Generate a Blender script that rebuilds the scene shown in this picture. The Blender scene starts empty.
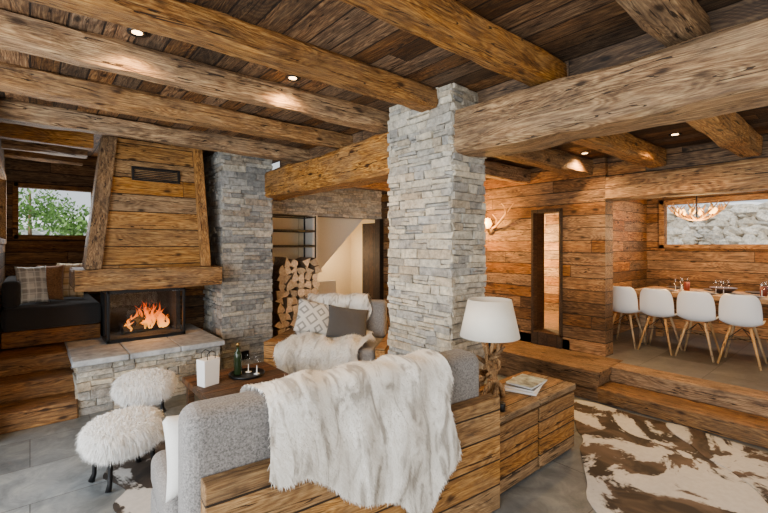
import bpy, bmesh, math, random, bisect
from mathutils import Vector, Matrix, noise
random.seed(7)
S = bpy.context.scene
COL = S.collection
PI = math.pi
R = random.uniform
V = Vector

# ------------------------------------------------------------------ node helpers
def newmat(name):
    m = bpy.data.materials.new(name); m.use_nodes = True
    nt = m.node_tree
    return m, nt, nt.nodes['Principled BSDF']
def nd(nt, t, **kw):
    n = nt.nodes.new('ShaderNode' + t)
    for k, v in kw.items():
        setattr(n, k, v)
    return n
def lk(nt, a, b): nt.links.new(a, b)
def setin(nt, sock, v):
    if hasattr(v, 'is_output') or hasattr(v, 'links'): nt.links.new(v, sock)
    else: sock.default_value = v
def mth(nt, op, a, b=None, c=None):
    n = nd(nt, 'Math', operation=op)
    setin(nt, n.inputs[0], a)
    if b is not None: setin(nt, n.inputs[1], b)
    if c is not None: setin(nt, n.inputs[2], c)
    return n.outputs[0]
def vm(nt, op, a, b=None, s=None):
    n = nd(nt, 'VectorMath', operation=op)
    setin(nt, n.inputs[0], a)
    if b is not None: setin(nt, n.inputs[1], b)
    if s is not None: setin(nt, n.inputs['Scale'], s)
    return n.outputs[0]
def noi(nt, vec, scale=1, detail=4, rough=.55, dist=0):
    n = nd(nt, 'TexNoise')
    if vec is not None: lk(nt, vec, n.inputs['Vector'])
    n.inputs['Scale'].default_value = scale; n.inputs['Detail'].default_value = detail
    n.inputs['Roughness'].default_value = rough; n.inputs['Distortion'].default_value = dist
    return n.outputs['Fac']
def ramp(nt, fac, stops, interp='LINEAR'):
    n = nd(nt, 'ValToRGB'); cr = n.color_ramp; cr.interpolation = interp
    while len(cr.elements) < len(stops): cr.elements.new(.5)
    for e, (p, c) in zip(cr.elements, stops):
        e.position = p; e.color = (c[0], c[1], c[2], 1)
    lk(nt, fac, n.inputs[0]); return n.outputs[0]
def mixc(nt, fac, a, b, blend='MIX'):
    n = nd(nt, 'Mix', data_type='RGBA', blend_type=blend)
    setin(nt, n.inputs[0], fac)
    for s, v in ((n.inputs[6], a), (n.inputs[7], b)):
        if isinstance(v, tuple): s.default_value = (v[0], v[1], v[2], 1)
        else: lk(nt, v, s)
    return n.outputs[2]
def bump(nt, b, h, strength=.4, dist=.01):
    n = nd(nt, 'Bump'); n.inputs['Strength'].default_value = strength; n.inputs['Distance'].default_value = dist
    lk(nt, h, n.inputs['Height']); lk(nt, n.outputs[0], b.inputs['Normal'])

def wood(name, axis, dark, mid, light, plank=None, rough=.66, bs=.5, var=.35, grey=.4, gs=1.0, knots=.9, stain=.7):
    m, nt, b = newmat(name)
    tc = nd(nt, 'TexCoord'); oi = nd(nt, 'ObjectInfo')
    vec = tc.outputs['Object']
    sep = nd(nt, 'SeparateXYZ'); lk(nt, vec, sep.inputs[0])
    seam = None; r2 = None
    if plank:
        p, w, L = plank
        q = mth(nt, 'DIVIDE', sep.outputs[p], w)
        idx = mth(nt, 'FLOOR', q); fr = mth(nt, 'FRACT', q)
        w1 = nd(nt, 'TexWhiteNoise', noise_dimensions='1D'); lk(nt, idx, w1.inputs['W'])
        al = mth(nt, 'DIVIDE', mth(nt, 'MULTIPLY_ADD', w1.outputs['Value'], 7.0, sep.outputs[axis]), L)
        idx2 = mth(nt, 'FLOOR', al); fr2 = mth(nt, 'FRACT', al)
        cb = nd(nt, 'CombineXYZ'); lk(nt, idx, cb.inputs[0]); lk(nt, idx2, cb.inputs[1])
        w2 = nd(nt, 'TexWhiteNoise', noise_dimensions='3D'); lk(nt, cb.outputs[0], w2.inputs['Vector'])
        r = w2.outputs['Value']
        sc2 = nd(nt, 'SeparateXYZ'); lk(nt, w2.outputs['Color'], sc2.inputs[0]); r2 = sc2.outputs[1]
        e1 = mth(nt, 'LESS_THAN', mth(nt, 'MULTIPLY', mth(nt, 'PINGPONG', fr, .5), w), .0055)
        e2 = mth(nt, 'LESS_THAN', mth(nt, 'MULTIPLY', mth(nt, 'PINGPONG', fr2, .5), L), .003)
        seam = mth(nt, 'MAXIMUM', e1, e2)
    else:
        r = oi.outputs['Random']; r2 = mth(nt, 'FRACT', mth(nt, 'MULTIPLY', r, 7.3))
    off = nd(nt, 'CombineXYZ')
    lk(nt, mth(nt, 'MULTIPLY', r, 19.3), off.inputs[0]); lk(nt, mth(nt, 'MULTIPLY', r, 37.7), off.inputs[1]); lk(nt, mth(nt, 'MULTIPLY', r, 53.1), off.inputs[2])
    vec = vm(nt, 'ADD', vec, off.outputs[0])
    def sc(a, c):
        s = [c, c, c]; s[axis] = a
        return vm(nt, 'MULTIPLY', vec, tuple(x * gs for x in s))
    n1 = noi(nt, sc(3.4, 70), 1, 6, .72, .15)
    n2 = noi(nt, sc(16, 240), 1, 3, .6, 0)
    nl = noi(nt, sc(.8, 5.5), 1, 2, .5, .3)
    rings = mth(nt, 'MULTIPLY_ADD', mth(nt, 'SINE', mth(nt, 'MULTIPLY', nl, 190.0)), .5, .5)
    f = mth(nt, 'ADD', mth(nt, 'MULTIPLY', n1, .64), mth(nt, 'ADD', mth(nt, 'MULTIPLY', rings, .09), mth(nt, 'MULTIPLY', n2, .32)))
    c = ramp(nt, f, [(.35, dark), (.51, mid), (.69, light)])
    wn = noi(nt, sc(1.8, 4.8), 1, 5, .68, .4)
    wf = ramp(nt, wn, [(.44, (0, 0, 0)), (.6, (1, 1, 1))])
    g = sum(mid) / 3
    c = mixc(nt, mth(nt, 'MULTIPLY', wf, grey), c, (g * 1.25, g * .84, g * .5))
    sn = noi(nt, sc(3.4, 9), 1, 6, .72, .4)
    c = mixc(nt, stain, c, ramp(nt, sn, [(.33, (.22, .18, .15)), (.48, (.92, .92, .92)), (.67, (1.4, 1.36, 1.26))]), 'MULTIPLY')
    cn = noi(nt, sc(1.0, 22), 1, 2, .5, .15)
    cr = mth(nt, 'LESS_THAN', mth(nt, 'ABSOLUTE', mth(nt, 'SUBTRACT', cn, .59)), .009)
    c = mixc(nt, mth(nt, 'MULTIPLY', cr, .88), c, tuple(x * .3 for x in dark))
    vo = nd(nt, 'TexVoronoi'); lk(nt, sc(3.2, 7.5), vo.inputs['Vector']); vo.inputs['Scale'].default_value = 1
    kf = ramp(nt, vo.outputs['Distance'], [(.08, (1, 1, 1)), (.19, (0, 0, 0))])
    c = mixc(nt, mth(nt, 'MULTIPLY', kf, knots), c, tuple(x * .6 for x in dark))
    hs = nd(nt, 'HueSaturation'); lk(nt, c, hs.inputs['Color'])
    lk(nt, mth(nt, 'MULTIPLY_ADD', r, 2 * var, 1 - var), hs.inputs['Value'])
    lk(nt, mth(nt, 'MULTIPLY_ADD', r2, .3, .84), hs.inputs['Saturation'])
    lk(nt, mth(nt, 'MULTIPLY_ADD', r2, -.010, .506), hs.inputs['Hue'])
    c = hs.outputs[0]
    if seam is not None: c = mixc(nt, mth(nt, 'MULTIPLY', seam, .92), c, (.005, .0025, .0015))
    lk(nt, c, b.inputs['Base Color']); b.inputs['Roughness'].default_value = rough
    b.inputs['Specular IOR Level'].default_value = .3
    h = mth(nt, 'SUBTRACT', f, mth(nt, 'MULTIPLY', cr, .5))
    if seam is not None: h = mth(nt, 'SUBTRACT', h, mth(nt, 'MULTIPLY', seam, 1.2))
    bump(nt, b, h, bs, .014)
    return m

def simple(name, col, rough=.5, metal=0, nscale=0, namp=.15, bs=0, emit=None, es=0):
    m, nt, b = newmat(name)
    b.inputs['Roughness'].default_value = rough; b.inputs['Metallic'].default_value = metal
    if nscale:
        tc = nd(nt, 'TexCoord'); n = noi(nt, tc.outputs['Object'], nscale, 5, .6)
        c = ramp(nt, n, [(.3, tuple(x * (1 - namp) for x in col)), (.7, tuple(min(1, x * (1 + namp)) for x in col))])
        lk(nt, c, b.inputs['Base Color'])
        if bs: bump(nt, b, n, bs, .01)
    else: b.inputs['Base Color'].default_value = (*col, 1)
    if emit:
        b.inputs['Emission Color'].default_value = (*emit, 1); b.inputs['Emission Strength'].default_value = es
    return m

def stone(name, cols, bs=.85):
    m, nt, b = newmat(name)
    g = nd(nt, 'NewGeometry'); tc = nd(nt, 'TexCoord')
    k = len(cols)
    c = ramp(nt, g.outputs['Random Per Island'], [(i / k, cc) for i, cc in enumerate(cols)], 'CONSTANT')
    n = noi(nt, tc.outputs['Object'], 18, 7, .7); n3 = noi(nt, tc.outputs['Object'], 4, 4, .6)
    c = mixc(nt, 1.0, c, ramp(nt, n, [(.28, (.42, .41, .40)), (.5, (.97, .97, .95)), (.72, (1.5, 1.46, 1.38))]), 'MULTIPLY')
    c = mixc(nt, .6, c, ramp(nt, n3, [(.35, (.82, .74, .62)), (.65, (1.14, 1.13, 1.1))]), 'MULTIPLY')
    lk(nt, c, b.inputs['Base Color']); b.inputs['Roughness'].default_value = .88
    bump(nt, b, mth(nt, 'ADD', n, mth(nt, 'MULTIPLY', noi(nt, tc.outputs['Object'], 55, 4, .6), .5)), bs, .03)
    return m

AMB = ((.036, .012, .003), (.262, .117, .035), (.58, .335, .123))
WAL = ((.024, .008, .0022), (.175, .075, .022), (.41, .218, .076))
CEI = ((.017, .0068, .0025), (.108, .047, .0175), (.31, .163, .065))
W_beam = [wood('wood_beam_' + 'xyz'[a], a, *AMB, var=.2, bs=.8) for a in range(3)]
W_wallY = wood('wood_wall_y', 1, *WAL, plank=(2, .16, 2.4), var=.55)
W_wallX = wood('wood_wall_x', 0, *WAL, plank=(2, .16, 2.0), var=.55)
W_ceil = wood('wood_ceiling', 1, *CEI, plank=(0, .17, 2.4), grey=.4, var=.6)
W_hood = wood('wood_hood', 0, (.045, .016, .004), (.31, .147, .046), (.62, .37, .14), plank=(2, .21, 3.1), var=.25, grey=.2, stain=.55)
W_sofa = wood('wood_sofa', 0, (.05, .019, .006), (.265, .133, .046), (.53, .325, .137), plank=(2, .16, 5.0), var=.22, stain=.6)
W_cons = wood('wood_console', 0, (.04, .016, .005), (.215, .103, .034), (.43, .25, .097), plank=(2, .125, 5.0), var=.25)
W_constop = wood('wood_console_top', 0, (.04, .017, .006), (.235, .118, .042), (.45, .275, .113), plank=(1, .15, 5.0), var=.2)
W_step = [wood('wood_step_' + 'xy'[a], a, (.033, .012, .004), (.185, .084, .027), (.4, .215, .08), var=.22) for a in range(2)]
W_dark = wood('wood_dark', 0, (.012, .0065, .0035), (.042, .02, .01), (.095, .05, .026), plank=(1, .14, 4), var=.2)
W_table = wood('wood_coffee_table', 0, (.02, .009, .004), (.085, .04, .018), (.19, .1, .05), plank=(1, .14, 4), var=.3)
W_lite = wood('wood_light', 1, (.13, .065, .028), (.28, .165, .08), (.42, .27, .14), plank=(0, .2, 5), var=.1, grey=.1)
W_leg = wood('wood_chair_leg', 2, (.3, .16, .06), (.45, .27, .12), (.55, .36, .18), var=.05, grey=0, knots=0)
W_drift = wood('wood_driftwood', 2, (.05, .022, .008), (.27, .145, .06), (.56, .38, .2), var=.2, grey=.3, gs=1.6)
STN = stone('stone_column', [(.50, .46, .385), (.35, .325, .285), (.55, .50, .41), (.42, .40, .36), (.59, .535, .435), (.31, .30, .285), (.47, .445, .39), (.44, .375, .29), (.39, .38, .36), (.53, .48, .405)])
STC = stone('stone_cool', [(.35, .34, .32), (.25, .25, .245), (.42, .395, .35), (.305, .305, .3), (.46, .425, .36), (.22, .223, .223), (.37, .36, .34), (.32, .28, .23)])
MORT = simple('mortar', (.16, .148, .128), .95, nscale=20, bs=.4)
SLAB = simple('hearth_slab', (.31, .325, .335), .7, nscale=9, namp=.45, bs=.5)
BLACK = simple('black_metal', (.012, .012, .013), .4, .6)
SOOT = simple('soot', (.006, .0055, .0055), .95, nscale=12, namp=.5, bs=.5)
WHITEP = simple('white_plastic', (.82, .82, .82), .35)
PLAST = simple('plaster_white', (.75, .7, .62), .9, nscale=30, namp=.04)
CREAM = simple('plaster_cream', (.66, .52, .33), .9, nscale=30, namp=.05)
def fabric(name, col, amp=.25, sc=220):
    m, nt, b = newmat(name)
    tc = nd(nt, 'TexCoord'); v = tc.outputs['Object']
    n = noi(nt, v, sc, 3, .7); n2 = noi(nt, v, 5, 3, .5)
    c = ramp(nt, n, [(.3, tuple(x * (1 - amp) for x in col)), (.7, tuple(x * (1 + amp) for x in col))])
    c = mixc(nt, .5, c, ramp(nt, n2, [(.3, (.85, .85, .85)), (.7, (1.1, 1.1, 1.1))]), 'MULTIPLY')
    lk(nt, c, b.inputs['Base Color']); b.inputs['Roughness'].default_value = .95
    b.inputs['Sheen Weight'].default_value = .12
    bump(nt, b, n, .4, .004)
    return m
GREY = fabric('fabric_grey', (.19, .175, .163), .65, 120)
DGREY = fabric('fabric_dark_grey', (.065, .06, .056), .4)
CHAR = fabric('fabric_charcoal', (.016, .0155, .016), .3)
OFFW = fabric('fabric_offwhite', (.68, .65, .6), .1)
BROWN = fabric('fabric_brown', (.3, .14, .055), .5, 60)
SHADE = fabric('lamp_shade', (.78, .73, .63), .05)
def plaid(name, base, l1, l2, s=26):
    m, nt, b = newmat(name)
    tc = nd(nt, 'TexCoord'); sep = nd(nt, 'SeparateXYZ'); lk(nt, tc.outputs['Object'], sep.inputs[0])
    c = base
    for i, (sx, col, th) in enumerate(((0, l1, .1), (1, l1, .1), (0, l2, .75), (1, l2, .75))):
        f = mth(nt, 'GREATER_THAN', mth(nt, 'SINE', mth(nt, 'MULTIPLY', sep.outputs[sx], s * (1 if i < 2 else 2.0))), th)
        c = mixc(nt, mth(nt, 'MULTIPLY', f, .55), c, col)
    lk(nt, c, b.inputs['Base Color']); b.inputs['Roughness'].default_value = .95
    return m
PLAID1 = plaid('plaid_grey', (.78, .73, .64), (.28, .25, .22), (.88, .84, .76), 48)
PLAID2 = plaid('plaid_mustard', (.66, .45, .22), (.8, .68, .48), (.28, .14, .05), 40)
def diamond(name):
    m, nt, b = newmat(name)
    tc = nd(nt, 'TexCoord'); sep = nd(nt, 'SeparateXYZ'); lk(nt, tc.outputs['Object'], sep.inputs[0])
    a = mth(nt, 'PINGPONG', mth(nt, 'ADD', sep.outputs[0], 5), .11); d = mth(nt, 'PINGPONG', mth(nt, 'ADD', sep.outputs[1], 5), .11)
    s = mth(nt, 'PINGPONG', mth(nt, 'ADD', a, d), .05)
    f = mth(nt, 'GREATER_THAN', s, .034)
    c = mixc(nt, f, (.62, .59, .53), (.27, .26, .24))
    lk(nt, c, b.inputs['Base Color']); b.inputs['Roughness'].default_value = .95
    return m
DIAM = diamond('pillow_diamond')
def furmat(name, a, bb, cc, stretch=(5, 1.6, 1.6), sc=1.9, pos=(.38, .48, .56), dist=1.2):
    m, nt, b = newmat(name)
    tc = nd(nt, 'TexCoord'); v = vm(nt, 'MULTIPLY', tc.outputs['Object'], stretch)
    n = noi(nt, v, sc, 4, .6, dist)
    c = ramp(nt, n, [(pos[0], cc), (pos[1], bb), (pos[2], a)])
    lk(nt, c, b.inputs['Base Color']); b.inputs['Roughness'].default_value = .8
    b.inputs['Sheen Weight'].default_value = .25
    return m
FUR = furmat('fur_throw', (.9, .87, .81), (.78, .74, .67), (.42, .375, .315), (6.5, 1.7, 1.7), 2.1)
FUR2 = furmat('fur_white', (.85, .82, .76), (.76, .72, .65), (.5, .46, .4), pos=(.34, .44, .52))
WOOL = furmat('sheepskin', (.95, .93, .9), (.92, .9, .86), (.84, .81, .76), (6, 6, 6), 2)
def cowhide(name, white, brown, dark, seed, lo=.5):
    m, nt, b = newmat(name)
    tc = nd(nt, 'TexCoord'); v = vm(nt, 'ADD', tc.outputs['Object'], (seed, seed * 2, 0))
    n = noi(nt, v, 1.5, 5, .58, .9); n2 = noi(nt, v, 26, 3, .6); n3 = noi(nt, v, 3, 3, .6, 1)
    f = mth(nt, 'ADD', n, mth(nt, 'MULTIPLY', mth(nt, 'SUBTRACT', n2, .5), .09))
    patch = ramp(nt, n3, [(.42, dark), (.66, brown)])
    msk = ramp(nt, f, [(lo - .014, (0, 0, 0)), (lo + .014, (1, 1, 1))])
    c = mixc(nt, msk, ramp(nt, n2, [(.3, tuple(x * .85 for x in white)), (.7, white)]), patch)
    lk(nt, c, b.inputs['Base Color']); b.inputs['Roughness'].default_value = .7
    b.inputs['Specular IOR Level'].default_value = .25
    bump(nt, b, noi(nt, v, 180, 2, .6), .25, .004)
    return m
HIDE1 = cowhide('cowhide_one', (.57, .555, .525), (.115, .077, .054), (.024, .017, .013), 3.1, .49)
HIDE2 = cowhide('cowhide_two', (.55, .535, .505), (.11, .073, .051), (.026, .018, .014), 8.4, .48)
HIDE3 = cowhide('cowhide_three', (.5, .48, .45), (.09, .068, .052), (.03, .025, .022), 1.7, .46)
def tiles(name, col, bw, bh, lo, hi):
    m, nt, b = newmat(name)
    tc = nd(nt, 'TexCoord'); br = nd(nt, 'TexBrick'); lk(nt, tc.outputs['Object'], br.inputs['Vector'])
    br.inputs['Scale'].default_value = 1; br.inputs['Brick Width'].default_value = bw; br.inputs['Row Height'].default_value = bh
    br.inputs['Mortar Size'].default_value = .004; br.inputs['Mortar Smooth'].default_value = .1; br.inputs['Bias'].default_value = 0
    br.inputs['Color1'].default_value = (*[x * .7 for x in col], 1); br.inputs['Color2'].default_value = (*[x * 1.3 for x in col], 1)
    br.inputs['Mortar'].default_value = (.05, .05, .05, 1)
    n = noi(nt, tc.outputs['Object'], 4.5, 7, .7, .7)
    c = mixc(nt, .9, br.outputs['Color'], ramp(nt, n, [(.3, lo), (.5, (.95, .95, .95)), (.7, hi)]), 'MULTIPLY')
    lk(nt, c, b.inputs['Base Color']); b.inputs['Roughness'].default_value = .38
    bump(nt, b, mth(nt, 'SUBTRACT', n, br.outputs['Fac']), .3, .012)
    return m
TILE = tiles('floor_tiles', (.155, .168, .172), .9, .6, (.42, .45, .47), (1.65, 1.6, 1.45))
TILE2 = tiles('dining_tiles', (.125, .12, .115), .8, .6, (.55, .55, .56), (1.35, 1.33, 1.27))
def glassm():
    m, nt, b = newmat('thin_glass')
    t = nd(nt, 'BsdfTransparent'); g = nd(nt, 'BsdfGlossy'); g.inputs['Roughness'].default_value = .02
    mx = nd(nt, 'MixShader'); mx.inputs[0].default_value = .04
    lk(nt, t.outputs[0], mx.inputs[1]); lk(nt, g.outputs[0], mx.inputs[2])
    lk(nt, mx.outputs[0], nt.nodes['Material Output'].inputs['Surface'])
    return m
GLASS = glassm()
def flamem():
    m, nt, b = newmat('flame')
    tc = nd(nt, 'TexCoord'); sep = nd(nt, 'SeparateXYZ'); lk(nt, tc.outputs['Generated'], sep.inputs[0])
    n = noi(nt, vm(nt, 'MULTIPLY', tc.outputs['Object'], (1, 1, .4)), 26, 3, .6, .6)
    z = sep.outputs[2]
    c = ramp(nt, mth(nt, 'ADD', z, mth(nt, 'MULTIPLY', mth(nt, 'SUBTRACT', n, .5), .5)), [(0, (1, .42, .06)), (.3, (1, .2, .012)), (.85, (.8, .05, .001))])
    e = nd(nt, 'Emission'); lk(nt, c, e.inputs[0]); e.inputs[1].default_value = 3.2
    t = nd(nt, 'BsdfTransparent'); mx = nd(nt, 'MixShader')
    a = mth(nt, 'SUBTRACT', mth(nt, 'MULTIPLY_ADD', n, 1.4, -.06), mth(nt, 'MULTIPLY', z, .75))
    a2 = nd(nt, 'Math', operation='MULTIPLY', use_clamp=True); lk(nt, a, a2.inputs[0]); a2.inputs[1].default_value = .9
    lk(nt, a2.outputs[0], mx.inputs[0]); lk(nt, t.outputs[0], mx.inputs[1]); lk(nt, e.outputs[0], mx.inputs[2])
    lk(nt, mx.outputs[0], nt.nodes['Material Output'].inputs['Surface'])
    return m
FLAME = flamem()
BULB = simple('warm_bulb', (1, .6, .2), .4, emit=(1, .45, .09), es=10)
SPOTE = simple('spot_bulb', (1, .85, .6), .4, emit=(1, .6, .24), es=14)
ANT = simple('antler', (.5, .27, .08), .5, nscale=14, namp=.4)
def logm():
    m, nt, b = newmat('log')
    tc = nd(nt, 'TexCoord'); sep = nd(nt, 'SeparateXYZ'); lk(nt, tc.outputs['Normal'], sep.inputs[0])
    e = mth(nt, 'GREATER_THAN', mth(nt, 'ABSOLUTE', sep.outputs[1]), .8)
    oi = nd(nt, 'ObjectInfo'); n = noi(nt, tc.outputs['Object'], 26, 4, .6)
    end = ramp(nt, n, [(.3, (.48, .31, .165)), (.7, (.86, .67, .43))])
    bark = ramp(nt, n, [(.3, (.09, .055, .03)), (.7, (.3, .185, .1))])
    hs = nd(nt, 'HueSaturation'); lk(nt, mixc(nt, e, bark, end), hs.inputs['Color'])
    lk(nt, mth(nt, 'MULTIPLY_ADD', oi.outputs['Random'], .7, .62), hs.inputs['Value'])
    lk(nt, hs.outputs[0], b.inputs['Base Color']); b.inputs['Roughness'].default_value = .9
    bump(nt, b, n, .4, .01)
    return m
LOG = logm()
SNOW = simple('snow', (.85, .87, .9), .8, nscale=3, namp=.08, bs=.5)
LEAF = simple('leaf', (.12, .25, .045), .6, nscale=6, namp=.6)
PAPER = simple('paper_white', (.8, .79, .77), .7)
MAGC = simple('magazine_cover', (.35, .42, .4), .35, nscale=16, namp=.9)
MAGD = simple('magazine_dark', (.06, .07, .08), .4, nscale=16, namp=.5)
BOTT = simple('bottle_glass', (.015, .03, .012), .08)
REDD = simple('candle_red', (.2, .035, .02), .5)
ROCK = stone('outdoor_rock', [(.55, .53, .49), (.42, .41, .39), (.65, .62, .57), (.48, .45, .40), (.6, .58, .54)])

# ------------------------------------------------------------------ mesh helpers
class M:
    def __init__(s): s.v = []; s.f = []
    def add(s, vs, fs):
        k = len(s.v); s.v += [V(p) for p in vs]; s.f += [tuple(i + k for i in f) for f in fs]; return s
    def hexa(s, p):
        return s.add(p, [(0, 3, 2, 1), (4, 5, 6, 7), (0, 1, 5, 4), (1, 2, 6, 5), (2, 3, 7, 6), (3, 0, 4, 7)])
    def box(s, x0, x1, y0, y1, z0, z1):
        return s.hexa([(x0, y0, z0), (x1, y0, z0), (x1, y1, z0), (x0, y1, z0), (x0, y0, z1), (x1, y0, z1), (x1, y1, z1), (x0, y1, z1)])
    def tube(s, pts, rad, n=8):
        pts = [V(p) for p in pts]
        if not isinstance(rad, (list, tuple)): rad = [rad] * len(pts)
        vs = []; fs = []; up = None
        for i, p in enumerate(pts):
            t = (pts[min(i + 1, len(pts) - 1)] - pts[max(i - 1, 0)]).normalized()
            if up is None: up = V((0, 0, 1)) if abs(t.z) < .9 else V((1, 0, 0))
            a = t.cross(up).normalized(); b2 = t.cross(a).normalized(); up = -b2 if b2.dot(up) < 0 else b2
            for k in range(n):
                an = 2 * PI * k / n
                vs.append(p + a * math.cos(an) * rad[i] + up * math.sin(an) * rad[i])
        for i in range(len(pts) - 1):
            for k in range(n):
                k2 = (k + 1) % n
                fs.append((i * n + k, i * n + k2, (i + 1) * n + k2, (i + 1) * n + k))
        fs.append(tuple(range(n))); fs.append(tuple(range((len(pts) - 1) * n, len(pts) * n)))
        return s.add(vs, fs)
    def lathe(s, prof, c=(0, 0, 0), n=24, caps=True):
        vs = []; fs = []
        for r, z in prof:
            for k in range(n):
                a = 2 * PI * k / n; vs.append((c[0] + r * math.cos(a), c[1] + r * math.sin(a), c[2] + z))
        for i in range(len(prof) - 1):
            for k in range(n):
                k2 = (k + 1) % n; fs.append((i * n + k, i * n + k2, (i + 1) * n + k2, (i + 1) * n + k))
        if caps:
            fs.append(tuple(range(n))); fs.append(tuple(range((len(prof) - 1) * n, len(prof) * n)))
        return s.add(vs, fs)
    def blob(s, c, rx, ry, rz, n=10, mm=7, amp=.22):
        vs = []; fs = []; sd = R(0, 99)
        for i in range(mm + 1):
            ph = PI * i / mm
            for k in range(n):
                a = 2 * PI * k / n; d = V((math.cos(a) * math.sin(ph), math.sin(a) * math.sin(ph), math.cos(ph)))
                r = 1 + amp * noise.noise(d * 1.6 + V((sd, 0, 0)))
                vs.append((c[0] + d.x * rx * r, c[1] + d.y * ry * r, c[2] + d.z * rz * r))
        for i in range(mm):
            for k in range(n):
                k2 = (k + 1) % n; fs.append((i * n + k, i * n + k2, (i + 1) * n + k2, (i + 1) * n + k))
        return s.add(vs, fs)
    def beam(s, axis, x0, x1, y0, y1, z0, z1, ch=.02, j=.007, step=.14):
        lo = [x0, y0, z0]; hi = [x1, y1, z1]
        o = [a for a in range(3) if a != axis]
        L = hi[axis] - lo[axis]; ns = max(2, int(L / step)); sd = R(0, 99)
        b0, b1, c0, c1 = lo[o[0]], hi[o[0]], lo[o[1]], hi[o[1]]
        ring = [(b0 + ch, c0), (b1 - ch, c0), (b1, c0 + ch), (b1, c1 - ch), (b1 - ch, c1), (b0 + ch, c1), (b0, c1 - ch), (b0, c0 + ch)]
        vs = []; fs = []
        for i in range(ns + 1):
            t = lo[axis] + L * i / ns
            for k, (bb, cc) in enumerate(ring):
                nv = noise.noise_vector(V((t * 1.3 + sd, k * 1.7, sd))) + noise.noise_vector(V((t * 5 + sd, k * 2.7, sd + 9))) * .6
                p = [0, 0, 0]; p[axis] = t; p[o[0]] = bb + nv.x * j * 1.8; p[o[1]] = cc + nv.y * j * 1.8
                vs.append(p)
        for i in range(ns):
            for k in range(8):
                k2 = (k + 1) % 8; fs.append((i * 8 + k, i * 8 + k2, (i + 1) * 8 + k2, (i + 1) * 8 + k))
        fs.append(tuple(range(8))); fs.append(tuple(range(ns * 8, ns * 8 + 8)))
        return s.add(vs, fs)
    def stones(s, o, u, v, n, W, H, rh=(.036, .085), ln=(.08, .28), dp=(.008, .036), ext=.025, gap=.005, split=.25):
        o, u, v, n = V(o), V(u), V(v), V(n)
        def one(x0, x1, z0, z1, p):
            g = gap / 2; x0 += g; x1 -= g; z0 += g; z1 -= g
            if x1 - x0 < .025 or z1 - z0 < .012: return
            c = .004; vs = []; tl = R(-.005, .005)
            for ins, d in ((0, -.02), (0, p - .005), (c, p)):
                for i, (x, z) in enumerate(((x0 + ins, z0 + ins), (x1 - ins, z0 + ins), (x1 - ins, z1 - ins), (x0 + ins, z1 - ins))):
                    jx = R(-.008, .008); jz = R(-.004, .004) + (tl if i in (1, 2) else -tl); jd = R(-.006, .006) if d > 0 else 0
                    vs.append(o + u * (x + jx) + v * (z + jz) + n * (d + jd))
            fs = [(8, 9, 10, 11)]
            for b in (0, 4):
                for k in range(4):
                    k2 = (k + 1) % 4; fs.append((b + k, b + k2, b + 4 + k2, b + 4 + k))
            s.add(vs, fs)
        z = 0
        while z < H - .01:
            h = R(*rh)
            if z + h > H - .03: h = H - z
            x = -R(0, ext)
            while x < W:
                l = R(*ln)
                if x + l > W - .06: l = W + R(0, ext) - x
                p = R(*dp)
                if h > rh[1] * .62 and random.random() < split:
                    q = R(.35, .65); one(x, x + l, z, z + h * q, p); one(x, x + l, z + h * q, z + h, R(*dp))
                else: one(x, x + l, z, z + h, p)
                x += l
            z += h
        return s
    def build(s, name, mat, parent=None, smooth=False, bevel=0, seg=2, sub=0, solid=0, center=True):
        me = bpy.data.meshes.new(name)
        vs = s.v; loc = V((0, 0, 0))
        if parent is None and center:
            xs = [p.x for p in vs]; ys = [p.y for p in vs]; zs = [p.z for p in vs]
            loc = V(((min(xs) + max(xs)) / 2, (min(ys) + max(ys)) / 2, min(zs)))
            vs = [p - loc for p in vs]
        me.from_pydata([tuple(p) for p in vs], [], s.f); me.update()
        bm = bmesh.new(); bm.from_mesh(me); bmesh.ops.recalc_face_normals(bm, faces=bm.faces); bm.to_mesh(me); bm.free()
        if smooth:
            for p in me.polygons: p.use_smooth = True
        o = bpy.data.objects.new(name, me); COL.objects.link(o); o.location = loc
        me.materials.append(mat)
        if parent: o.parent = parent
        if solid:
            md = o.modifiers.new('solid', 'SOLIDIFY'); md.thickness = solid; md.offset = 0
        if bevel:
            md = o.modifiers.new('bevel', 'BEVEL'); md.width = bevel; md.segments = seg; md.limit_method = 'ANGLE'
        if sub:
            md = o.modifiers.new('sub', 'SUBSURF'); md.levels = sub; md.render_levels = sub
        return o

def thing(name, label, cat, loc=(0, 0, 0), rz=0, group=None):
    o = bpy.data.objects.new(name, None); COL.objects.link(o); o.location = loc; o.rotation_euler = (0, 0, rz)
    o.empty_display_size = .1
    return tag(o, label, cat, group)
def tag(o, label, cat, group=None):
    o['label'] = label; o['category'] = cat
    if group: o['group'] = group
    return o
def struct(o): o['kind'] = 'structure'; return o
def dup(root, loc=None, rz=None, label=None):
    r = root.copy(); COL.objects.link(r)
    if loc is not None: r.location = loc
    if rz is not None: r.rotation_euler = (0, 0, rz)
    if label: r['label'] = label
    for ch in list(root.children):
        c = ch.copy(); COL.objects.link(c); c.parent = r
        for g in list(ch.children):
            d = g.copy(); COL.objects.link(d); d.parent = c
    return r

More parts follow.
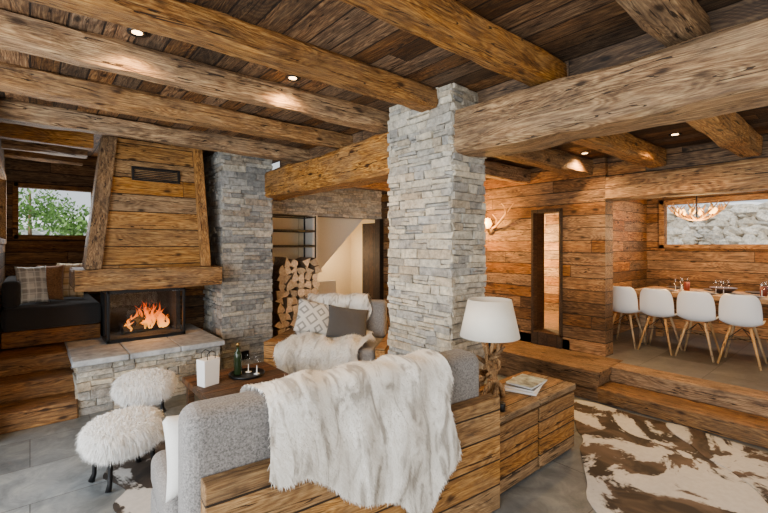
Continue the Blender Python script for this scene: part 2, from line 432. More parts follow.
def fur(o, n, length, width, comb, mat, lift=.5, rnd=.4, name='fur_pile', parent=None, droop=.35):
    me = o.data; me.calc_loop_triangles(); tr = me.loop_triangles
    vs = [v.co.copy() for v in me.vertices]; acc = []; t = 0
    for f in tr: t += f.area; acc.append(t)
    comb = V(comb); vv = []; ff = []
    for i in range(n):
        f = tr[min(bisect.bisect(acc, R(0, t)), len(tr) - 1)]
        a, b = random.random(), random.random()
        if a + b > 1: a, b = 1 - a, 1 - b
        p0, p1, p2 = (vs[k] for k in f.vertices)
        p = p0 + (p1 - p0) * a + (p2 - p0) * b
        nn = me.polygons[f.polygon_index].normal
        d = (nn * lift + comb * .7 + V((R(-1, 1), R(-1, 1), R(-1, 1))) * rnd).normalized()
        sd = d.cross(nn)
        if sd.length < 1e-4: continue
        sd.normalize(); L = length * R(.6, 1.2); w = width * .5
        mid = p + d * L * .55; tip = p + d * L + comb * L * droop + V((R(-1, 1), R(-1, 1), R(-1, 1))) * L * .15
        k = len(vv)
        vv += [p - sd * w, p + sd * w, mid + sd * w * .8, mid - sd * w * .8, tip]
        ff += [(k, k + 1, k + 2, k + 3), (k + 3, k + 2, k + 4)]
    me2 = bpy.data.meshes.new(name); me2.from_pydata([tuple(p) for p in vv], [], ff); me2.update()
    ob = bpy.data.objects.new(name, me2); COL.objects.link(ob); me2.materials.append(mat); ob.parent = parent or o
    ob['kind'] = 'stuff'
    return ob

def pillow(name, label, w, h, t, mat, loc, rot, group=None, cat='pillow'):
    n = 16; m = M(); vs = []; fs = []; sd = R(0, 50)
    for sgn in (1, -1):
        for i in range(n + 1):
            for j in range(n + 1):
                u = 2 * i / n - 1; v = 2 * j / n - 1
                x = w / 2 * u * (.92 + .08 * v * v); y = h / 2 * v * (.92 + .08 * u * u)
                z = sgn * t / 2 * max(0, (1 - u ** 4) * (1 - v ** 4)) ** .6 * (1 - .25 * (u * u + v * v) / 2)
                z += .012 * noise.noise(V((x * 7 + sd, y * 7, sgn))) * (1 - u * u) * (1 - v * v)
                vs.append((x, y, z))
    q = (n + 1) ** 2
    for b in (0, q):
        for i in range(n):
            for j in range(n):
                a = b + i * (n + 1) + j; fs.append((a, a + 1, a + n + 2, a + n + 1))
    m.add(vs, fs)
    o = m.build(name, mat, None, True, center=False)
    bm = bmesh.new(); bm.from_mesh(o.data); bmesh.ops.remove_doubles(bm, verts=bm.verts, dist=.0008); bmesh.ops.recalc_face_normals(bm, faces=bm.faces); bm.to_mesh(o.data); bm.free()
    o.location = loc; o.rotation_euler = rot
    return tag(o, label, cat, group)

def drape(name, path, x0, x1, ns, nx, mat, wob=.012, endf=None, edge=.02, parent=None, fold=.0, sgn=1, base=.012, skew=0):
    P = [V((0, a, b)) for a, b in path]
    L = [0]
    for a, b in zip(P, P[1:]): L.append(L[-1] + (b - a).length)
    def at(s):
        s = max(0, min(L[-1], s))
        for i in range(len(P) - 1):
            if s <= L[i + 1] + 1e-9:
                k = (s - L[i]) / max(1e-9, L[i + 1] - L[i]); return P[i].lerp(P[i + 1], k)
        return P[-1]
    def sm(s): return (at(s - .03) + at(s) * 2 + at(s + .03)) / 4
    sd = R(0, 99); vs = []; fs = []
    for i in range(ns + 1):
        for j in range(nx + 1):
            t = j / nx; e = endf(t) if endf else 1
            s = min(L[-1] * e * i / ns, L[-1] - .001)
            d = sm(s + .015) - sm(s - .015); p = sm(s)
            nrm = V((0, d.z, -d.y)) * sgn; nrm = nrm.normalized() if nrm.length > 1e-6 else V((0, 0, 1))
            x = x0 + (x1 - x0) * t + skew * s / L[-1] + edge * noise.noise(V((s * 4 + sd, t * 2, 0))) + .4 * edge * math.sin(s * 9 + sd)
            off = base + wob * (1 + noise.noise(V((x * 5, s * 4, sd)))) + fold * (1 + math.sin(x * 19 + s * 6 + 5.5 * noise.noise(V((x * 2.5, s * 2.5, sd))))) * .5
            c = p + nrm * off; vs.append((x, c.y, c.z))
    for i in range(ns):
        for j in range(nx):
            a = i * (nx + 1) + j; fs.append((a, a + 1, a + nx + 2, a + nx + 1))
    o = M().add(vs, fs).build(name, mat, parent, True, center=False)
    me = o.data; c = sum((p.normal.z for p in me.polygons))
    if c < 0: me.flip_normals()
    return o

# ------------------------------------------------------------------ camera
cam = bpy.data.cameras.new('camera'); co = bpy.data.objects.new('camera', cam); COL.objects.link(co)
F = 420.0
cam.sensor_width = 36; cam.lens = F / 768 * 36; cam.shift_y = -11.5 / 768; cam.clip_start = .05
co.location = (0, 0, 1.7); co.rotation_euler = (PI / 2, 0, math.radians(-40.13))
S.camera = co

# ------------------------------------------------------------------ room shell
def sb(name, mat, boxes, bevel=0):
    m = M()
    for b in boxes: m.box(*b)
    return struct(m.build(name, mat, bevel=bevel, center=False))
sb('floor', TILE, [(-2.3, 5.4, -2.3, 7.7, -.1, 0)])
sb('floor_dining', TILE2, [(5.42, 8.35, -2.3, 2.64, 0, .32), (5.3, 5.42, -2.3, 1.99, 0, .32)])
sb('floor_stair', TILE2, [(3.8, 5.6, 6.5, 8.0, 0, .02)])
sb('floor_platform', W_step[1], [(4.73, 5.42, 1.995, 6.5, 0, .32), (5.42, 6.7, 2.645, 5.0, 0, .45)])
sb('trim_1', W_step[1], [(5.02, 5.3, -2.3, 1.99, .16, .322), (5.02, 5.3, -2.3, 1.99, 0, .155)], .01)
sb('trim_2', W_step[1], [(4.67, 5.02, -2.3, 1.99, .11, .16), (4.7, 5.02, -2.3, 1.99, 0, .108)], .008)
sb('trim_3', W_step[1], [(4.68, 4.73, 1.97, 6.3, .25, .326), (4.73, 5.02, 1.965, 1.994, .25, .326), (4.7, 4.729, 1.98, 6.3, .125, .245), (4.7, 4.729, 1.98, 6.3, 0, .12)], .006)
sb('ceiling', W_ceil, [(-2.3, 2.97, -2.3, 7.7, 3.0, 3.05)])
sb('ceiling_right', W_ceil, [(2.97, 5.68, -2.3, 6.75, 2.78, 2.83)])
sb('ceiling_dining', PLAST, [(5.68, 8.35, -2.3, 2.64, 2.55, 2.6)])
sb('trim_4', W_ceil, [(2.90, 2.96, -2.3, 5.9, 2.74, 3.0)])
sb('trim_5', W_wallY, [(5.5, 5.62, -2.3, 2.2, 2.54, 2.8)])
sb('wall_right', W_wallY, [(5.42, 5.65, 2.2, 2.74, .32, 2.8), (5.42, 5.65, 3.18, 6.55, .32, 2.8), (5.42, 5.65, 2.74, 3.18, 2.17, 2.8)])
sb('door_1', W_dark, [(5.38, 5.68, 2.74, 2.775, .47, 2.18), (5.38, 5.68, 3.145, 3.18, .47, 2.18), (5.38, 5.68, 2.74, 3.18, 2.145, 2.19), (5.38, 5.68, 2.74, 3.18, .322, .5)], .004)
sb('wall_corridor', W_wallY, [(7.3, 7.4, 2.74, 5.4, .3, 2.7), (5.65, 7.4, 5.3, 5.4, .3, 2.7), (5.65, 7.4, 2.74, 5.4, 2.6, 2.7)])
sb('trim_6', W_dark, [(6.5, 6.58, 3.17, 3.25, .48, 2.6)], .006)
sb('floor_corridor', W_step[1], [(5.69, 7.3, 2.75, 5.3, .46, .485)])
sb('wall_dining_side', W_wallX, [(5.65, 8.35, 2.64, 2.74, .3, 2.6)])
sb('wall_dining_back', W_wallY, [(8.2, 8.35, -2.3, 2.64, .32, 1.7), (8.2, 8.35, -2.3, 2.64, 2.38, 2.6), (8.2, 8.35, 2.38, 2.64, 1.7, 2.38), (8.2, 8.35, -2.3, -1.6, 1.7, 2.38)])
sb('window_1', W_beam[1], [(8.14, 8.3, -1.6, 2.44, 1.64, 1.71), (8.14, 8.3, -1.6, 2.44, 2.37, 2.45), (8.14, 8.3, 2.36, 2.44, 1.64, 2.45), (8.14, 8.3, -1.65, -1.57, 1.64, 2.45)], .006)
sb('wall_left', W_wallY, [(-.36, -.25, 4.86, 7.7, 0, 1.75), (-.36, -.25, 4.86, 7.7, 2.55, 3.0), (-.36, -.25, 4.86, 5.3, 1.75, 2.55), (-.36, -.25, 7.2, 7.7, 1.75, 2.55)])
sb('window_2', W_beam[1], [(-.34, -.23, 5.26, 7.24, 1.71, 1.77), (-.34, -.23, 5.26, 7.24, 2.53, 2.58), (-.34, -.23, 5.25, 5.31, 1.71, 2.58), (-.34, -.23, 7.19, 7.25, 1.71, 2.58), (-.33, -.27, 6.2, 6.26, 1.75, 2.55)], .004)
sb('wall_back', W_wallX, [(-.36, 2.0, 7.6, 7.75, 0, 1.83), (-.36, 2.0, 7.6, 7.75, 2.5, 3.0), (-.36, -.125, 7.6, 7.75, 1.83, 2.5), (.71, 2.0, 7.6, 7.75, 1.83, 2.5)])
sb('window_3', W_beam[0], [(-.17, .75, 7.56, 7.7, 1.78, 1.84), (-.17, .75, 7.56, 7.7, 2.49, 2.55), (-.18, -.12, 7.56, 7.7, 1.78, 2.55), (.7, .76, 7.56, 7.7, 1.78, 2.55)], .004)
sb('wall_chimney', W_wallX, [(.72, 2.0, 6.5, 6.65, 0, 3.0)])
sb('floor_nook', W_step[0], [(-.25, .36, 5.08, 7.6, 0, .18), (-.25, .36, 5.4, 7.6, .182, .36), (-.25, .36, 5.72, 7.6, .362, .54)], .012)
sb('wall_left_return', W_wallX, [(-2.3, -.36, 4.86, 4.96, 0, 3.0)])
sb('wall_left_front', W_wallY, [(-2.4, -2.3, -2.3, 4.96, 0, .3), (-2.4, -2.3, -2.3, 4.96, 2.6, 3.0), (-2.4, -2.3, -2.3, -1.6, .3, 2.6), (-2.4, -2.3, 4.3, 4.96, .3, 2.6)])
sb('wall_rear', W_wallX, [(-2.4, 8.35, -2.4, -2.3, 0, .3), (-2.4, 8.35, -2.4, -2.3, 2.5, 3.0), (-2.4, -1.8, -2.4, -2.3, .3, 2.5), (4.4, 8.35, -2.4, -2.3, .3, 2.5)])
sm_ = M().box(2.0, 5.65, 6.53, 6.75, 2.22, 2.8).build('wall_stair', MORT, center=False); struct(sm_)
ss = M().stones((2.7, 6.53, 2.22), (1, 0, 0), (0, 0, 1), (0, -1, 0), 2.72, .57)
ss.build('stone_facing', STN, sm_)
sb('wall_stair_post', PLAST, [(3.78, 3.88, 6.42, 6.75, 0, 2.22)])
sb('wall_log_recess', CREAM, [(2.6, 3.78, 6.8, 6.9, 0, 2.25)])
sb('wall_stairwell', CREAM, [(3.7, 5.75, 7.9, 8.0, 0, 2.9), (3.7, 3.8, 6.75, 8.0, 0, 2.9), (5.65, 5.75, 6.55, 8.0, 0, 2.9), (3.7, 5.75, 6.75, 8.0, 2.8, 2.9)])
st = M(); pol = [(3.8, 2.8), (3.8, .62), (4.36, 1.22), (5.36, 2.2), (5.6, 2.45), (5.6, 2.8)]
st.add([(x, 7.1, z) for x, z in pol] + [(x, 7.88, z) for x, z in pol], [tuple(range(6)), tuple(range(6, 12))] + [(i, (i + 1) % 6, 6 + (i + 1) % 6, 6 + i) for i in range(6)])
struct(st.build('wall_stair_soffit', PLAST, center=False))
sb('wall_stair_half', PLAST, [(3.88, 4.62, 6.95, 7.05, .02, 1.0)])
sb('door_2', W_dark, [(5.32, 5.42, 6.44, 6.6, .3, 2.22), (5.38, 5.43, 6.6, 7.1, .3, 2.15)], .006)

# ------------------------------------------------------------------ beams
def beamobj(name, label, axis, *b, **k):
    return tag(M().beam(axis, *b, **k).build(name, W_beam[axis]), label, 'beam')
beamobj('main_beam', 'massive amber main beam running from the stone column to the right edge', 1, 2.6, 2.97, -2.25, 2.22, 2.43, 2.77, ch=.03, j=.015)
beamobj('main_beam', 'massive amber main beam between the stone column and the stone pier by the fireplace', 1, 2.6, 2.97, 2.96, 5.95, 2.38, 2.77, ch=.03, j=.015)
beamobj('header_beam', 'wide amber header beam above the opening to the dining area', 1, 5.42, 5.69, -2.25, 2.22, 2.25, 2.54, ch=.025, j=.01)
jl = [(.62, .8, 'hewn amber joist at the top right, nearest the camera above the main beam'),
      (1.44, 1.64, 'hewn amber joist meeting the main beam just right of the stone column'),
      (2.36, 2.555, 'hewn amber joist running into the top of the stone column'),
      (3.1, 3.27, 'hewn amber joist just past the two left ceiling spotlights'),
      (4.0, 4.18, 'hewn amber joist second past the two left ceiling spotlights'),
      (5.0, 5.2, 'hewn amber joist directly in front of the fireplace hood')]
for y, y1, lab in jl:
    tag(M().beam(0, -2.3, 2.57 if y == 2.36 else 2.91, y, y1, 2.825 if y != 2.36 else 2.835, 2.998, ch=.022, j=.012).build('ceiling_joist', W_beam[0]), lab, 'beam', 'ceiling joists over the lounge')
for y, lab in ((5.85, 'short joist over the window nook, beside the hood top'), (6.5, 'short joist over the window nook, middle of three'), (7.15, 'short joist over the window nook, closest to the small window')):
    tag(M().beam(0, -.3, .56, y, y + .18, 2.82, 2.995, ch=.025, j=.01).build('ceiling_joist', W_beam[0]), lab, 'beam', 'short joists over the nook')
for y, lab in ((.75, 'short joist between main beam and header, nearest the right edge'), (1.55, 'short joist between main beam and header, above the dining steps'), (2.35, 'short joist meeting the top of the wooden wall end'),
               (3.2, 'short joist above the narrow doorway in the wooden wall'), (4.1, 'short joist above the antler wall sconce'), (5.0, 'short joist behind the stone column, nearest the stairs')):
    tag(M().beam(0, 2.96, 5.44, y, y + .18, 2.575, 2.775, ch=.022, j=.01).build('ceiling_joist', W_beam[0]), lab, 'beam', 'short joists over the steps')

# ------------------------------------------------------------------ stone column and pier
def stone_block(name, label, cat, x0, x1, y0, y1, z0, z1, mat, faces='xy', **k):
    t = thing(name, label, cat, ((x0 + x1) / 2, (y0 + y1) / 2, z0))
    w, d, h = x1 - x0, y1 - y0, z1 - z0
    M().box(-w / 2, w / 2, -d / 2, d / 2, 0, h).build('core', MORT, t)
    m = M()
    m.stones((-w / 2, -d / 2, 0), (1, 0, 0), (0, 0, 1), (0, -1, 0), w, h, **k)
    m.stones((-w / 2, -d / 2, 0), (0, 1, 0), (0, 0, 1), (-1, 0, 0), d, h, **k)
    m.stones((w / 2, -d / 2, 0), (0, 1, 0), (0, 0, 1), (1, 0, 0), d, h, **k)
    if 'b' in faces: m.stones((-w / 2, d / 2, 0), (1, 0, 0), (0, 0, 1), (0, 1, 0), w, h, **k)
    m.build('stone_facing', mat, t)
    return t
stone_block('stone_column', 'stacked pale grey stone column holding up the main beam', 'column', 2.59, 2.99, 2.23, 2.97, 0, 2.995, STN, 'xyb')
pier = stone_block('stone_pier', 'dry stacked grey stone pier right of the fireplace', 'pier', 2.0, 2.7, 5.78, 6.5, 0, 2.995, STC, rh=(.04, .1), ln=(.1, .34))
M().box(-.12, .0, -.415, -.39, .1, .22).build('vent', BLACK, pier, bevel=.004)

# ------------------------------------------------------------------ fireplace
fp = thing('fireplace', 'raised stone fireplace with wooden mantel, tapered plank hood and lit firebox', 'fireplace', (1.05, 5.8, 0))
OX, OY = 1.05, 5.8
def fx(m):
    for p in m.v: p.x -= OX; p.y -= OY
    return m
fx(M().box(.37, 1.72, 5.14, 6.5, 0, .5)).build('hearth_base', MORT, fp)
m = M()
for o_, u_, n_, w_ in (((.37, 5.14, 0), (1, 0, 0), (0, -1, 0), 1.35), ((.37, 5.14, 0), (0, 1, 0), (-1, 0, 0), 1.3), ((1.72, 5.14, 0), (0, 1, 0), (1, 0, 0), 1.3)):
    m.stones(o_, u_, (0, 0, 1), n_, w_, .5, rh=(.035, .1), ln=(.09, .34))
fx(m).build('hearth_stones', STN, fp)
m = M(); xs = [.31, .8, 1.3, 1.79]
for a, b in zip(xs, xs[1:]):
    m.box(a + .003, b - .003, 5.07, 5.75, .5, .56); m.box(a + .003, b - .003, 5.754, 6.5, .5, .56)
fx(m).build('hearth_slab', SLAB, fp, bevel=.012)
m = M().box(.69, 1.51, 6.35, 6.45, .56, 1.19).box(.69, 1.51, 5.76, 6.4, 1.14, 1.2).box(.69, 1.51, 5.76, 6.4, .56, .60)
m.box(1.46, 1.51, 5.95, 6.4, .56, 1.19).box(.69, .73, 6.05, 6.4, .56, 1.19)
fb = fx(m).build('firebox', SOOT, fp)
m = M()
for x in (.677, 1.49): m.box(x, x + .03, 5.74, 5.78, .56, 1.16)
m.box(.677, 1.52, 5.74, 5.78, 1.13, 1.17).box(.677, 1.52, 5.74, 5.78, .56, .6)
m.box(.67, .70, 5.74, 6.1, 1.13, 1.17).box(.67, .70, 5.74, 6.1, .56, .6)
fx(m).build('firebox_frame', BLACK, fb, bevel=.003)
fx(M().box(.71, 1.49, 5.755, 5.76, .6, 1.13)).build('glass_door', GLASS, fb)
fx(M().beam(0, .364, 1.90, 5.5, 5.75, 1.19, 1.43, ch=.02, j=.008)).build('mantel_beam', W_beam[0], fp)
fx(M().beam(1, .364, .6, 5.74, 6.5, 1.2, 1.42)).build('mantel_return', W_beam[1], fp)
fx(M().beam(1, 1.68, 1.9, 5.74, 6.5, 1.2, 1.42)).build('mantel_return', W_beam[1], fp)
fx(M().box(.55, 1.72, 5.7, 6.5, 1.22, 1.4)).build('mantel_infill', SOOT, fp)
m = M().hexa([(.5, 5.64, 1.43), (1.76, 5.64, 1.43), (1.76, 6.5, 1.43), (.5, 6.5, 1.43), (.68, 5.94, 2.99), (1.74, 5.94, 2.99), (1.74, 6.5, 2.99), (.68, 6.5, 2.99)])
hood = fx(m).build('hood', W_hood, fp)
def post(x0, x1, x2, x3):
    return fx(M().hexa([(x0, 5.575, 1.43), (x1, 5.575, 1.43), (x1, 5.73, 1.43), (x0, 5.73, 1.43), (x2, 5.875, 2.99), (x3, 5.875, 2.99), (x3, 6.03, 2.99), (x2, 6.03, 2.99)]))
post(.455, .61, .645, .80).build('hood_post', W_beam[2], hood, bevel=.012)
post(1.67, 1.79, 1.66, 1.77).build('hood_post', W_beam[2], hood, bevel=.012)
m = M()
for k in range(6):
    z = 2.51 + k * .022; y = 5.64 + (z - 1.43) / 1.56 * .3
    m.box(.96, 1.46, y - .016, y + .006, z, z + .01)
y = 5.64 + (2.57 - 1.43) / 1.56 * .3
m.box(.94, .965, y - .03, y + .02, 2.49, 2.65).box(1.455, 1.48, y - .03, y + .02, 2.49, 2.65).box(.94, 1.48, y - .034, y + .02, 2.485, 2.505).box(.94, 1.48, y - .02, y + .02, 2.635, 2.655)
fx(m).build('air_grille', BLACK, hood)
for (x0, y0, z0, x1, y1, z1, r, lab) in ((.86, 6.0, .65, 1.36, 6.12, .66, .05, 'front burning log lying flat in the firebox'), (.9, 6.22, .66, 1.34, 6.18, .68, .055, 'rear burning log lying flat in the firebox'), (.98, 6.0, .73, 1.22, 6.25, .80, .045, 'upper burning log crossing the two others in the firebox')):
    tag(M().tube([(x0, y0, z0), ((x0 + x1) / 2, (y0 + y1) / 2 + .01, (z0 + z1) / 2), (x1, y1, z1)], [r, r * 1.1, r * .9], 10).build('burning_log', SOOT), lab, 'log', 'logs burning in the firebox')
m = M()
for i in range(48):
    x = R(.92, 1.38); y = R(5.96, 6.22); h = (.40 - abs(x - 1.16) * 1.05) * R(.35, 1.1); r = R(.01, .028); ben = R(-.08, .08); pts = []; rr = []
    for k in range(11):
        t = k / 10; pts.append((x + ben * t * t + .02 * math.sin(t * 8 + i * 1.7), y, .64 + h * t)); rr.append(r * max(.03, math.sin(PI * min(1, .18 + t * .82)) ** .9 * (1 - .55 * t)))
    m.tube(pts, rr, 7)
tag(m.build('fire', FLAME, None, True), 'orange flames of the fire burning behind the firebox glass', 'fire')

# ------------------------------------------------------------------ nook bench
nb = thing('nook_bench', 'dark upholstered corner bench in the window nook left of the fireplace', 'bench', (.12, 6.9, .54))
M().box(-.36, .54, -.74, .68, .025, .2).build('bench_base', W_step[0], nb, bevel=.01)
M().box(-.36, .55, -.76, .68, .205, .46).build('seat_mattress', CHAR, nb, bevel=.05, seg=4)
M().box(-.36, -.2, -.7, .5, .46, .76).build('back_cushion', CHAR, nb, bevel=.05, seg=4)
M().box(-.18, .55, .5, .68, .46, .78).build('back_cushion', CHAR, nb, bevel=.05, seg=4)
pillow('pillow', 'grey and cream plaid pillow, leftmost on the dark nook bench', .30, .46, .14, PLAID1, (.02, 6.48, 1.23), (math.radians(74), 0, math.radians(14)))
pillow('pillow', 'brown pillow between the two plaid ones on the nook bench', .28, .46, .13, BROWN, (.19, 6.68, 1.23), (math.radians(76), 0, math.radians(-4)))
pillow('pillow', 'mustard plaid pillow nearest the fireplace on the nook bench', .34, .48, .13, PLAID2, (.40, 6.86, 1.24), (math.radians(72), 0, math.radians(-18)))

# ------------------------------------------------------------------ foreground sofa
RZ = math.radians(-5.5)
so = thing('sofa', 'grey upholstered sofa with plank back panel seen from behind in the foreground', 'sofa', (.54, 1.76, 0), RZ)
M().box(0, 1.79, 0, .09, 0, .72).build('back_panel', W_sofa, so, bevel=.006)
M().box(-.10, 1.79, .09, .98, .05, .3).build('base', GREY, so, bevel=.03, seg=3)
M().box(-.06, .86, .095, .33, .3, .985).build('back_cushion', GREY, so, bevel=.075, seg=6)
M().box(.87, 1.74, .095, .33, .3, .995).build('back_cushion', GREY, so, bevel=.075, seg=6)
M().box(-.10, .86, .34, 1.0, .3, .5).build('seat_cushion', GREY, so, bevel=.06, seg=5)
M().box(.87, 1.77, .34, 1.0, .3, .5).build('seat_cushion', GREY, so, bevel=.06, seg=5)
def sl(x, y, z):
    c, s = math.cos(RZ), math.sin(RZ)
    return (.54 + c * x - s * y, 1.76 + s * x + c * y, z)
pillow('pillow', 'white cushion on the left end of the foreground grey sofa', .36, .38, .15, OFFW, sl(.08, .43, .69), (math.radians(76), 0, RZ + math.radians(4)))
path = [(.55, .52), (.40, .52), (.345, .62), (.34, .93), (.31, .99), (.2, 1.0), (.12, .985), (.085, .92), (.06, .82), (.02, .745), (-.0, .72), (-.004, .68), (-.006, .5), (-.008, .05)]
def ef(t):
    base = .65 + .245 * min(1, max(0, (t - .1) / .6))
    if t > .78: base -= (t - .78) * .55
    return base + .016 * math.sin(t * 19) + .02 * noise.noise(V((t * 9, 3.3, 0)))
th = drape('fur_throw', path, .27, 1.38, 90, 130, FUR, .008, ef, .06, fold=.024, base=.007)
th.location = so.location; th.rotation_euler = so.rotation_euler
tag(th, 'long cream and grey marbled fur throw draped over the foreground sofa back', 'throw')
fur(th, 54000, .02, .003, (0, 0, -.85), FUR, lift=.42, rnd=.3)

# ------------------------------------------------------------------ console units, lamp, magazines
def console(label, x0, x1):
    t = thing('console_cabinet', label, 'cabinet', ((x0 + x1) / 2, 1.875, 0), 0, 'low plank cabinets beside the sofa')
    w = (x1 - x0) / 2
    M().box(-w, w, -.2, .225, 0, .5).build('body', W_cons, t, bevel=.006)
    M().box(-w + .012, w - .012, -.226, -.2, .03, .488).build('door', W_cons, t, bevel=.004)
    M().box(-w - .0, w + .0, -.235, .23, .5, .55).build('top', W_constop, t, bevel=.008)
    return t
console('low plank cabinet carrying the table lamp, next to the sofa end', 2.345, 2.9)
console('low plank cabinet carrying the magazines, nearest the cowhide rug', 2.905, 3.47)
lp = thing('table_lamp', 'table lamp with gnarled driftwood base and wide pale linen shade', 'lamp', (2.68, 1.93, .55))
m = M()
for i in range(11):
    a = i * 2 * PI / 11 + R(-.3, .3); r0 = R(.06, .13); pts = []; rr = []
    h = R(.28, .44); tw = R(.8, 2.6) * random.choice((1, 1, -1)); z0 = R(0, .05)
    for k in range(10):
        t_ = k / 9; rad = r0 * (1 - .66 * t_) + .036 * math.sin(t_ * 7 + i * 2); aa = a + tw * t_
        pts.append((rad * math.cos(aa), rad * math.sin(aa), z0 + (h - z0) * t_ + .012 * math.sin(k * 2.3 + i))); rr.append(R(.014, .028) * (1 - .35 * t_))
    for p_ in range(len(pts)): pts[p_] = (pts[p_][0], pts[p_][1], max(pts[p_][2], rr[p_] * .6))
    m.tube(pts, rr, 7)
for i in range(9):
    z = R(.05, .33); a = R(0, 2 * PI); rr_ = .12 * (1 - z * 1.2)
    m.tube([(rr_ * .4 * math.cos(a), rr_ * .4 * math.sin(a), z), (rr_ * 1.2 * math.cos(a), rr_ * 1.2 * math.sin(a), z + .03), (rr_ * 1.6 * math.cos(a + .4), rr_ * 1.6 * math.sin(a + .4), z + R(.02, .1))], [.02, .014, .006], 6)
m.build('driftwood_base', W_drift, lp, True)
M().tube([(0, 0, .3), (0, 0, .56)], .008).build('stem', BLACK, lp)
M().lathe([(.222, .455), (.16, .735)], n=40, caps=False).build('lamp_shade', SHADE, lp, True, solid=.004)
M().lathe([(.01, .52), (.03, .56), (.028, .6), (.01, .63)], n=12).build('bulb', WHITEP, lp, True)
def magazine(label, x, y, z, rz, w, h, mat, th=.012):
    t = thing('magazine', label, 'magazine', (x, y, z), rz, 'magazines on the cabinet')
    M().box(-w / 2 + .002, w / 2 - .002, -h / 2 + .002, h / 2 - .002, .0, th).build('pages', PAPER, t)
    M().box(-w / 2, w / 2, -h / 2, h / 2, th, th + .0015).build('cover', mat, t)
    return t
magazine('white magazine at the bottom of the stack on the plank cabinet', 3.06, 1.87, .551, .35, .34, .25, PAPER, .014)
magazine('dark magazine in the middle of the stack on the plank cabinet', 3.08, 1.87, .567, .22, .31, .235, MAGD)
magazine('landscape cover magazine on top of the stack on the plank cabinet', 3.1, 1.87, .581, .1, .29, .22, MAGC)
tag(M().lathe([(.0, .551), (.032, .551), (.034, .556), (.034, .60), (.03, .607), (.0, .607)], (2.5, 1.71, 0), 20, caps=False).build('round_speaker', BLACK, None, True), 'small black round device at the corner of the lamp cabinet', 'device')

# ------------------------------------------------------------------ cowhides
def hide(name, label, pts, mat, z):
    n = len(pts); out = []
    for i in range(n):
        p0, p1, p2, p3 = (V((*pts[(i + k - 1) % n], 0)) for k in range(4))
        for k in range(8):
            t = k / 8
            q = .5 * ((2 * p1) + (p2 - p0) * t + (2 * p0 - 5 * p1 + 4 * p2 - p3) * t * t + (3 * p1 - p0 - 3 * p2 + p3) * t ** 3)
            out.append(q + V((noise.noise(q * 4), noise.noise(q * 4 + V((9, 0, 0))), 0)) * .035)
    m = M(); k = len(out)
    m.add([(p.x, p.y, z) for p in out] + [(p.x, p.y, z + .007) for p in out], [tuple(range(k)), tuple(range(k, 2 * k))] + [(i, (i + 1) % k, k + (i + 1) % k, k + i) for i in range(k)])
    return tag(m.build(name, mat), label, 'rug', 'cowhide rugs')
hide('cowhide_rug', 'large white cowhide rug with dark brown patches beside the cabinets', [(4.6, 2.12), (4.25, 2.06), (3.75, 1.72), (3.3, 1.5), (2.8, 1.22), (2.45, .7), (2.6, -.3), (3.3, -.7), (4.1, -.2), (4.58, .6), (4.61, 1.4)], HIDE1, .001)
hide('cowhide_rug', 'overlapping cowhide rug along the dining steps at the right edge', [(4.6, 1.3), (4.2, .98), (3.9, .62), (3.45, .3), (3.1, -.3), (3.5, -1.2), (4.5, -1.4), (4.6, -.4), (4.58, .6)], HIDE2, .0085)
hide('cowhide_rug', 'grey and brown cowhide rug under the coffee table and stools', [(.42, 3.2), (.62, 2.8), (1.2, 2.75), (2.0, 2.9), (2.2, 3.6), (1.9, 4.2), (1.2, 4.4), (.7, 4.1), (.4, 3.7), (.5, 3.4)], HIDE3, .001)

# ------------------------------------------------------------------ sheepskin stools
def make_stool(label):
    t = thing('sheepskin_stool', label, 'stool', (0, 0, 0), 0, 'sheepskin stools')
    vs = []; fs = []; n = 24; mm = 12
    for i in range(mm + 1):
        ph = PI * i / mm
        for k in range(n):
            a = 2 * PI * k / n
            cx = math.copysign(abs(math.cos(a)) ** .8, math.cos(a)); sy = math.copysign(abs(math.sin(a)) ** .8, math.sin(a))
            s_ = math.sin(ph) ** .55
            r = 1 + .12 * noise.noise(V((cx * 2, sy * 2, ph * 2)))
            vs.append((.225 * cx * s_ * r, .17 * sy * s_ * r, .34 + .09 * math.cos(ph)))
    for i in range(mm):
        for k in range(n):
            k2 = (k + 1) % n; fs.append((i * n + k, i * n + k2, (i + 1) * n + k2, (i + 1) * n + k))
    seat = M().add(vs, fs).build('seat', WOOL, t, True)
    fur(seat, 27000, .07, .0048, (0, 0, -.5), WOOL, lift=.82, rnd=.62, name='wool', droop=.9)
    for sx in (-1, 1):
        for sy in (-1, 1):
            M().tube([(sx * .13, sy * .1, .30), (sx * .145, sy * .11, .16), (sx * .15, sy * .115, .05), (sx * .165, sy * .125, .0)], [.02, .017, .016, .022], 8).build('leg', BLACK, t, True)
    return t
s1 = make_stool('shaggy white sheepskin stool nearest the camera'); s1.location = (.53, 3.58, .009); s1.rotation_euler = (0, 0, .3)
s2 = dup(s1, (.86, 4.64, 0), -.2, 'shaggy white sheepskin stool nearest the stone hearth')

# ------------------------------------------------------------------ coffee table and things on it
ct = thing('coffee_table', 'low dark wooden coffee table in front of the hearth', 'table', (1.54, 3.85, .009))
M().box(-.42, .42, -.5, .5, .36, .42).build('table_top', W_table, ct, bevel=.008)
for sx in (-.39, .33):
    for sy in (-.47, .41): M().box(sx, sx + .06, sy, sy + .06, 0, .36).build('leg', W_table, ct, bevel=.005)
bag = thing('paper_bag', 'white upright bag with dark handles on the coffee table', 'bag', (1.24, 3.95, .43), .3)
M().hexa([(-.075, -.055, 0), (.075, -.055, 0), (.075, .055, 0), (-.075, .055, 0), (-.082, -.06, .24), (.082, -.06, .24), (.082, .06, .24), (-.082, .06, .24)]).build('bag_body', PAPER, bag, bevel=.006)
for y in (-.045, .045): M().tube([(-.04, y, .24), (-.04, y, .29), (0, y, .315), (.04, y, .29), (.04, y, .24)], .004, 6).build('handle', BLACK, bag, True)
